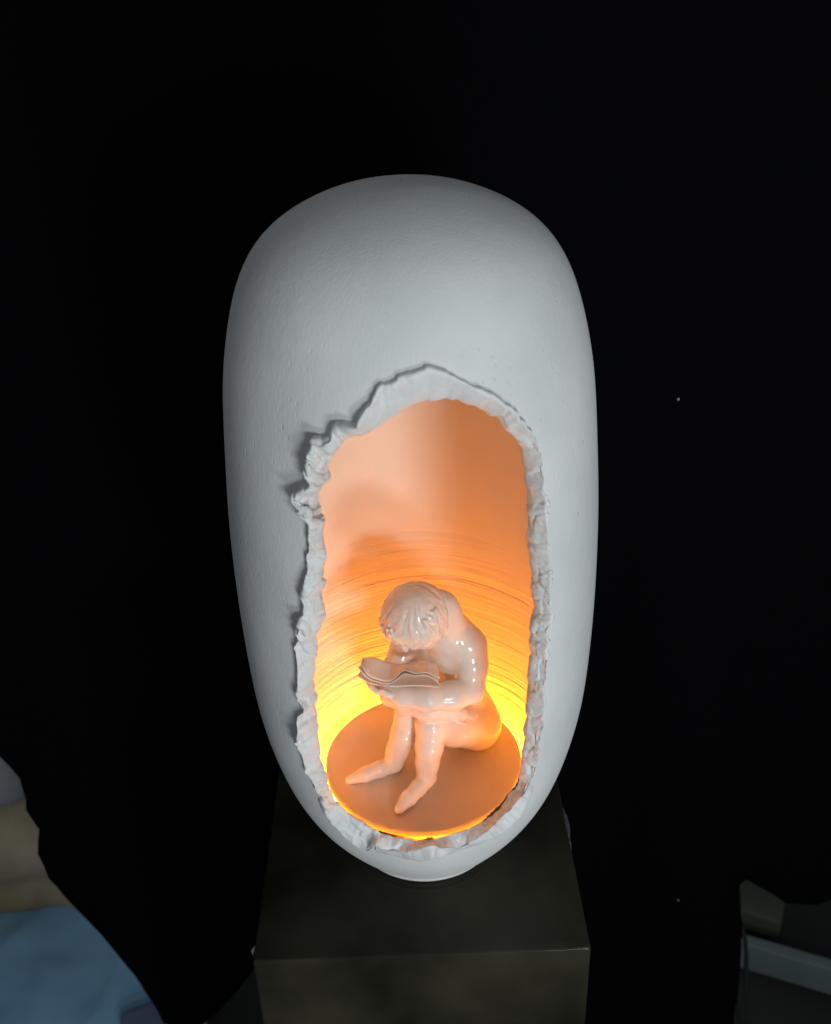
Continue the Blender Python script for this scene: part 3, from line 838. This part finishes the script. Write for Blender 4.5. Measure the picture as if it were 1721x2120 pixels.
for k, pg in enumerate(BOOK['page']):
    o = sheet("page", pg, cov, .45, k*1.3)

# ================================================================== black cloth
def outline_sheet(name, poly, holes, y, step, fold, mat, thick):
    pts = [Vector((a, c)) for a, c in poly]
    n = len(pts)
    xs = [p[0] for p in poly]; zs = [p[1] for p in poly]
    P2 = np.array(poly)
    gx, gz = np.meshgrid(np.arange(min(xs)+step/2, max(xs), step), np.arange(min(zs)+step/2, max(zs), step), indexing='ij')
    G = np.stack([gx.ravel(), gz.ravel()], 1)
    G = G[inside(G, P2)]
    allp = pts+[Vector(g) for g in G]
    r = delaunay_2d_cdt(allp, [(i, (i+1) % n) for i in range(n)], [list(range(n))], 1, 1e-6)
    V2 = np.array([tuple(v) for v in r[0]])
    Y = y+fold(V2[:, 0], V2[:, 1])
    V = np.stack([V2[:, 0], Y, V2[:, 1]], 1)
    o = mesh_obj(name, V, r[2], mat)
    s = o.modifiers.new("thickness", 'SOLIDIFY'); s.thickness = thick
    return o
def folds(x, z):
    return .012*np.sin(x*21+1.2*np.sin(z*3))+.006*np.sin(x*47+z*4)
poly = [(-1.15, .95), (-1.15, -.095), (-.6, -.118), (-.43, -.128), (-.391, -.136), (-.378, -.165), (-.379, -.205), (-.374, -.232), (-.381, -.265), (-.378, -.298),
        (-.366, -.338), (-.350, -.372), (-.343, -.388), (-.325, -.438), (-.312, -.482), (-.303, -.512), (-.300, -.531), (-.287, -.538), (-.272, -.541), (-.256, -.536),
        (-.236, -.524), (-.217, -.508), (-.196, -.482), (-.17, -.47), (0, -.48), (.12, -.62), (.24, -.68), (.338, -.67), (.345, -.6), (.338, -.48), (.3235, -.358), (.33, -.353), (.352, -.372), (.375, -.392), (.41, -.40), (.46, -.385), (.62, -.37), (1.15, -.35), (1.15, .95)]
pj = []
for (a, b_), (c, d) in zip(poly, poly[1:]+poly[:1]):
    L_ = math.hypot(c-a, d-b_); n_ = max(1, int(L_/.012)) if max(b_, d) < .5 else 1
    for k in range(n_):
        t = k/n_; pj.append((a+(c-a)*t, b_+(d-b_)*t))
q_ = np.array([(a, b_, 0) for a, b_ in pj])
dj = np.stack([vnoise(q_*28+3), vnoise(q_*28+41)], 1)*.0022+np.stack([vnoise(q_*90+7), vnoise(q_*90+61)], 1)*.0009
poly = [(a+float(e), b_+float(g)) for (a, b_), (e, g) in zip(pj, dj)]
cl = outline_sheet("black_backdrop", poly, [], .28, .03, folds, cloth_m, .002)
tag(cl, "black cloth backdrop hanging behind the white lamp, its lower edge curving", "backdrop cloth")

lint_m = plain("lint", (.5, .5, .5), (.6, .6, .6), 300)
for x, z, r in ((.2025, .196, .0009), (.2536, -.3561, .0007)):
    th = np.linspace(0, 2*np.pi, 7)[:-1]
    y = .28+float(folds(x, z))-.0012
    V = [(x+r*math.cos(a)*(1+.4*math.sin(3*a)), y, z+r*math.sin(a)*1.3) for a in th]+[(x, y-r*.8, z), (x, y+r*.5, z)]
    F = [(i, (i+1) % 6, 6) for i in range(6)]+[((i+1) % 6, i, 7) for i in range(6)]
    mesh_obj("lint_speck", V, F, lint_m, cl, smooth=False)
# ================================================================== the room behind and below
def rounded_box(name, c, s, rz, bev, mat, lump=0., sub=3, tilt=0):
    bm = bmesh.new()
    bmesh.ops.create_cube(bm, size=1)
    for v in bm.verts:
        v.co = Vector((v.co.x*s[0], v.co.y*s[1], v.co.z*s[2]))
    bmesh.ops.bevel(bm, geom=list(bm.edges), offset=bev, segments=4, affect='EDGES', profile=.5)
    if lump:
        bmesh.ops.subdivide_edges(bm, edges=[e for e in bm.edges if e.calc_length() > .03], cuts=7, use_grid_fill=True)
        co = np.array([v.co for v in bm.verts])
        dn = fbm(co*9+3, 3)
        for v, d in zip(bm.verts, dn):
            v.co += v.co.normalized()*float(d)*lump
    me = bpy.data.meshes.new(name); bm.to_mesh(me); bm.free()
    me.materials.append(mat); me.polygons.foreach_set('use_smooth', [True]*len(me.polygons))
    o = bpy.data.objects.new(name, me); COL.objects.link(o)
    o.location = c; o.rotation_euler = (tilt, 0, rz)
    return o
FZ = -.75
floor_m = plain("dark_floor", (.018, .018, .016), (.03, .03, .027), 6, .6)
fl = mesh_obj("floor", [(-4, -3, FZ), (4, -3, FZ), (4, 4, FZ), (-4, 4, FZ)], [(0, 1, 2, 3)], floor_m)
fl['kind'] = 'structure'
wl = mesh_obj("wall", [(-4, 4, FZ), (4, 4, FZ), (4, 4, 2.2), (-4, 4, 2.2)], [(0, 1, 2, 3)], plain("dim_wall", (.02, .02, .02), (.03, .03, .03), 3))
wl['kind'] = 'structure'

blue = plain("blue_cloth", (.19, .36, .53), (.26, .46, .63), 9, .9, .25)
def mat_sheet():
    n, m = 110, 80
    x0, x1, y0, y1 = -1.25, -.30, .02, .600
    V = []; F = []
    for i in range(n+1):
        for j in range(m+1):
            x = x0+(x1-x0)*i/n; y = y0+(y1-y0)*j/m
            V.append((x, y, FZ+.012))
    V = np.array(V)
    V[:, 2] += .013*fbm(V*np.array([5, 9, 1]), 2)+.006+.009*(1-np.abs(vnoise(V*np.array([9, 4, 1])+.6*vnoise(V*6)[:, None]))*2.2).clip(0, 1)**3
    V[:, 1] += .012*fbm(V*4+8, 2)
    for i in range(n):
        for j in range(m):
            a = i*(m+1)+j
            F.append((a, a+m+1, a+m+2, a+1))
    o = mesh_obj("blue_sheet", V, F, blue)
    s = o.modifiers.new("thickness", 'SOLIDIFY'); s.thickness = .008
    return o
tag(mat_sheet(), "dusty blue sheet lying on the floor at the lower left, below the backdrop edge", "sheet")
tan = plain("tan_fabric", (.26, .20, .12), (.42, .36, .26), 9, .9, .3)
o = rounded_box("tan_bundle", (-.72, .745, FZ+.10), (.46, .32, .20), .1, .055, tan, .055)
tag(o, "crumpled tan cloth bundle between the blue sheet and the pale grey pillow", "bundle")
grey = plain("pale_grey_fabric", (.33, .32, .33), (.39, .38, .39), 6, .9, .15)
o = rounded_box("pale_pillow", (-.765, .735, -.475), (.42, .32, .16), .12, .07, grey, .02)
tag(o, "pale grey pillow lying on the tan bundle beside the backdrop's left edge", "pillow")
grey_blue = plain("grey_blue_fabric", (.10, .13, .20), (.13, .16, .24), 8, .9, .2)  # duller, darker grey blue than the sheet beside it
o = rounded_box("folded_cloth", (-.355, .40, FZ+.03), (.10, .07, .03), .4, .012, grey_blue, .004)
tag(o, "small grey blue folded cloth at the corner of the blue sheet", "cloth")
pale_g = plain("grey_green_paint", (.13, .165, .165), (.16, .195, .195), 12, .55, .1)
o = rounded_box("wooden_bar", (.612, .397, FZ+.0265), (.46, .018, .050), -.41, .003, pale_g)
tag(o, "pale grey green flat bar crossing the dark floor at the lower right", "bar")
ol = plain("olive_board", (.05, .055, .042), (.07, .075, .058), 10, .6, .1)
o = rounded_box("olive_board", (.448, .555, FZ+.035), (.12, .07, .04), -.45, .006, ol)
tag(o, "dim olive board on the dark floor right of the backdrop edge", "board")
# chrome tube bent at the top
chrome, nt, b = new_mat("chrome_tube", (.6, .62, .62), .18); b.inputs['Metallic'].default_value = 1.0
def tube(name, pts, r, mat, m=12):
    P = np.array(pts, float); V = []; F = []
    for i, c in enumerate(P):
        t = P[min(i+1, len(P)-1)]-P[max(i-1, 0)]; t /= np.linalg.norm(t)
        a = np.cross(t, [0, 1, .2]); a /= np.linalg.norm(a); b_ = np.cross(t, a)
        for j in range(m):
            q = 2*math.pi*j/m
            V.append(c+r*(a*math.cos(q)+b_*math.sin(q)))
    for i in range(len(P)-1):
        for j in range(m):
            F.append((i*m+j, i*m+(j+1) % m, (i+1)*m+(j+1) % m, (i+1)*m+j))
    F += [tuple(range(m))[::-1], tuple((len(P)-1)*m+j for j in range(m))]
    return mesh_obj(name, V, F, mat)
pts = [(.24, .36, -.505), (.31, .36, -.506), (.345, .36, -.510), (.3625, .36, -.518), (.3698, .36, -.5303), (.3752, .36, -.5478), (.3800, .36, -.5742), (.3870, .36, -.6333), (.396, .36, -.695), (.402, .36, FZ+.002)]
o = tube("metal_tube", pts, .0028, chrome)
tag(o, "thin shiny bent metal tube rising beside the right edge of the black backdrop", "tube")
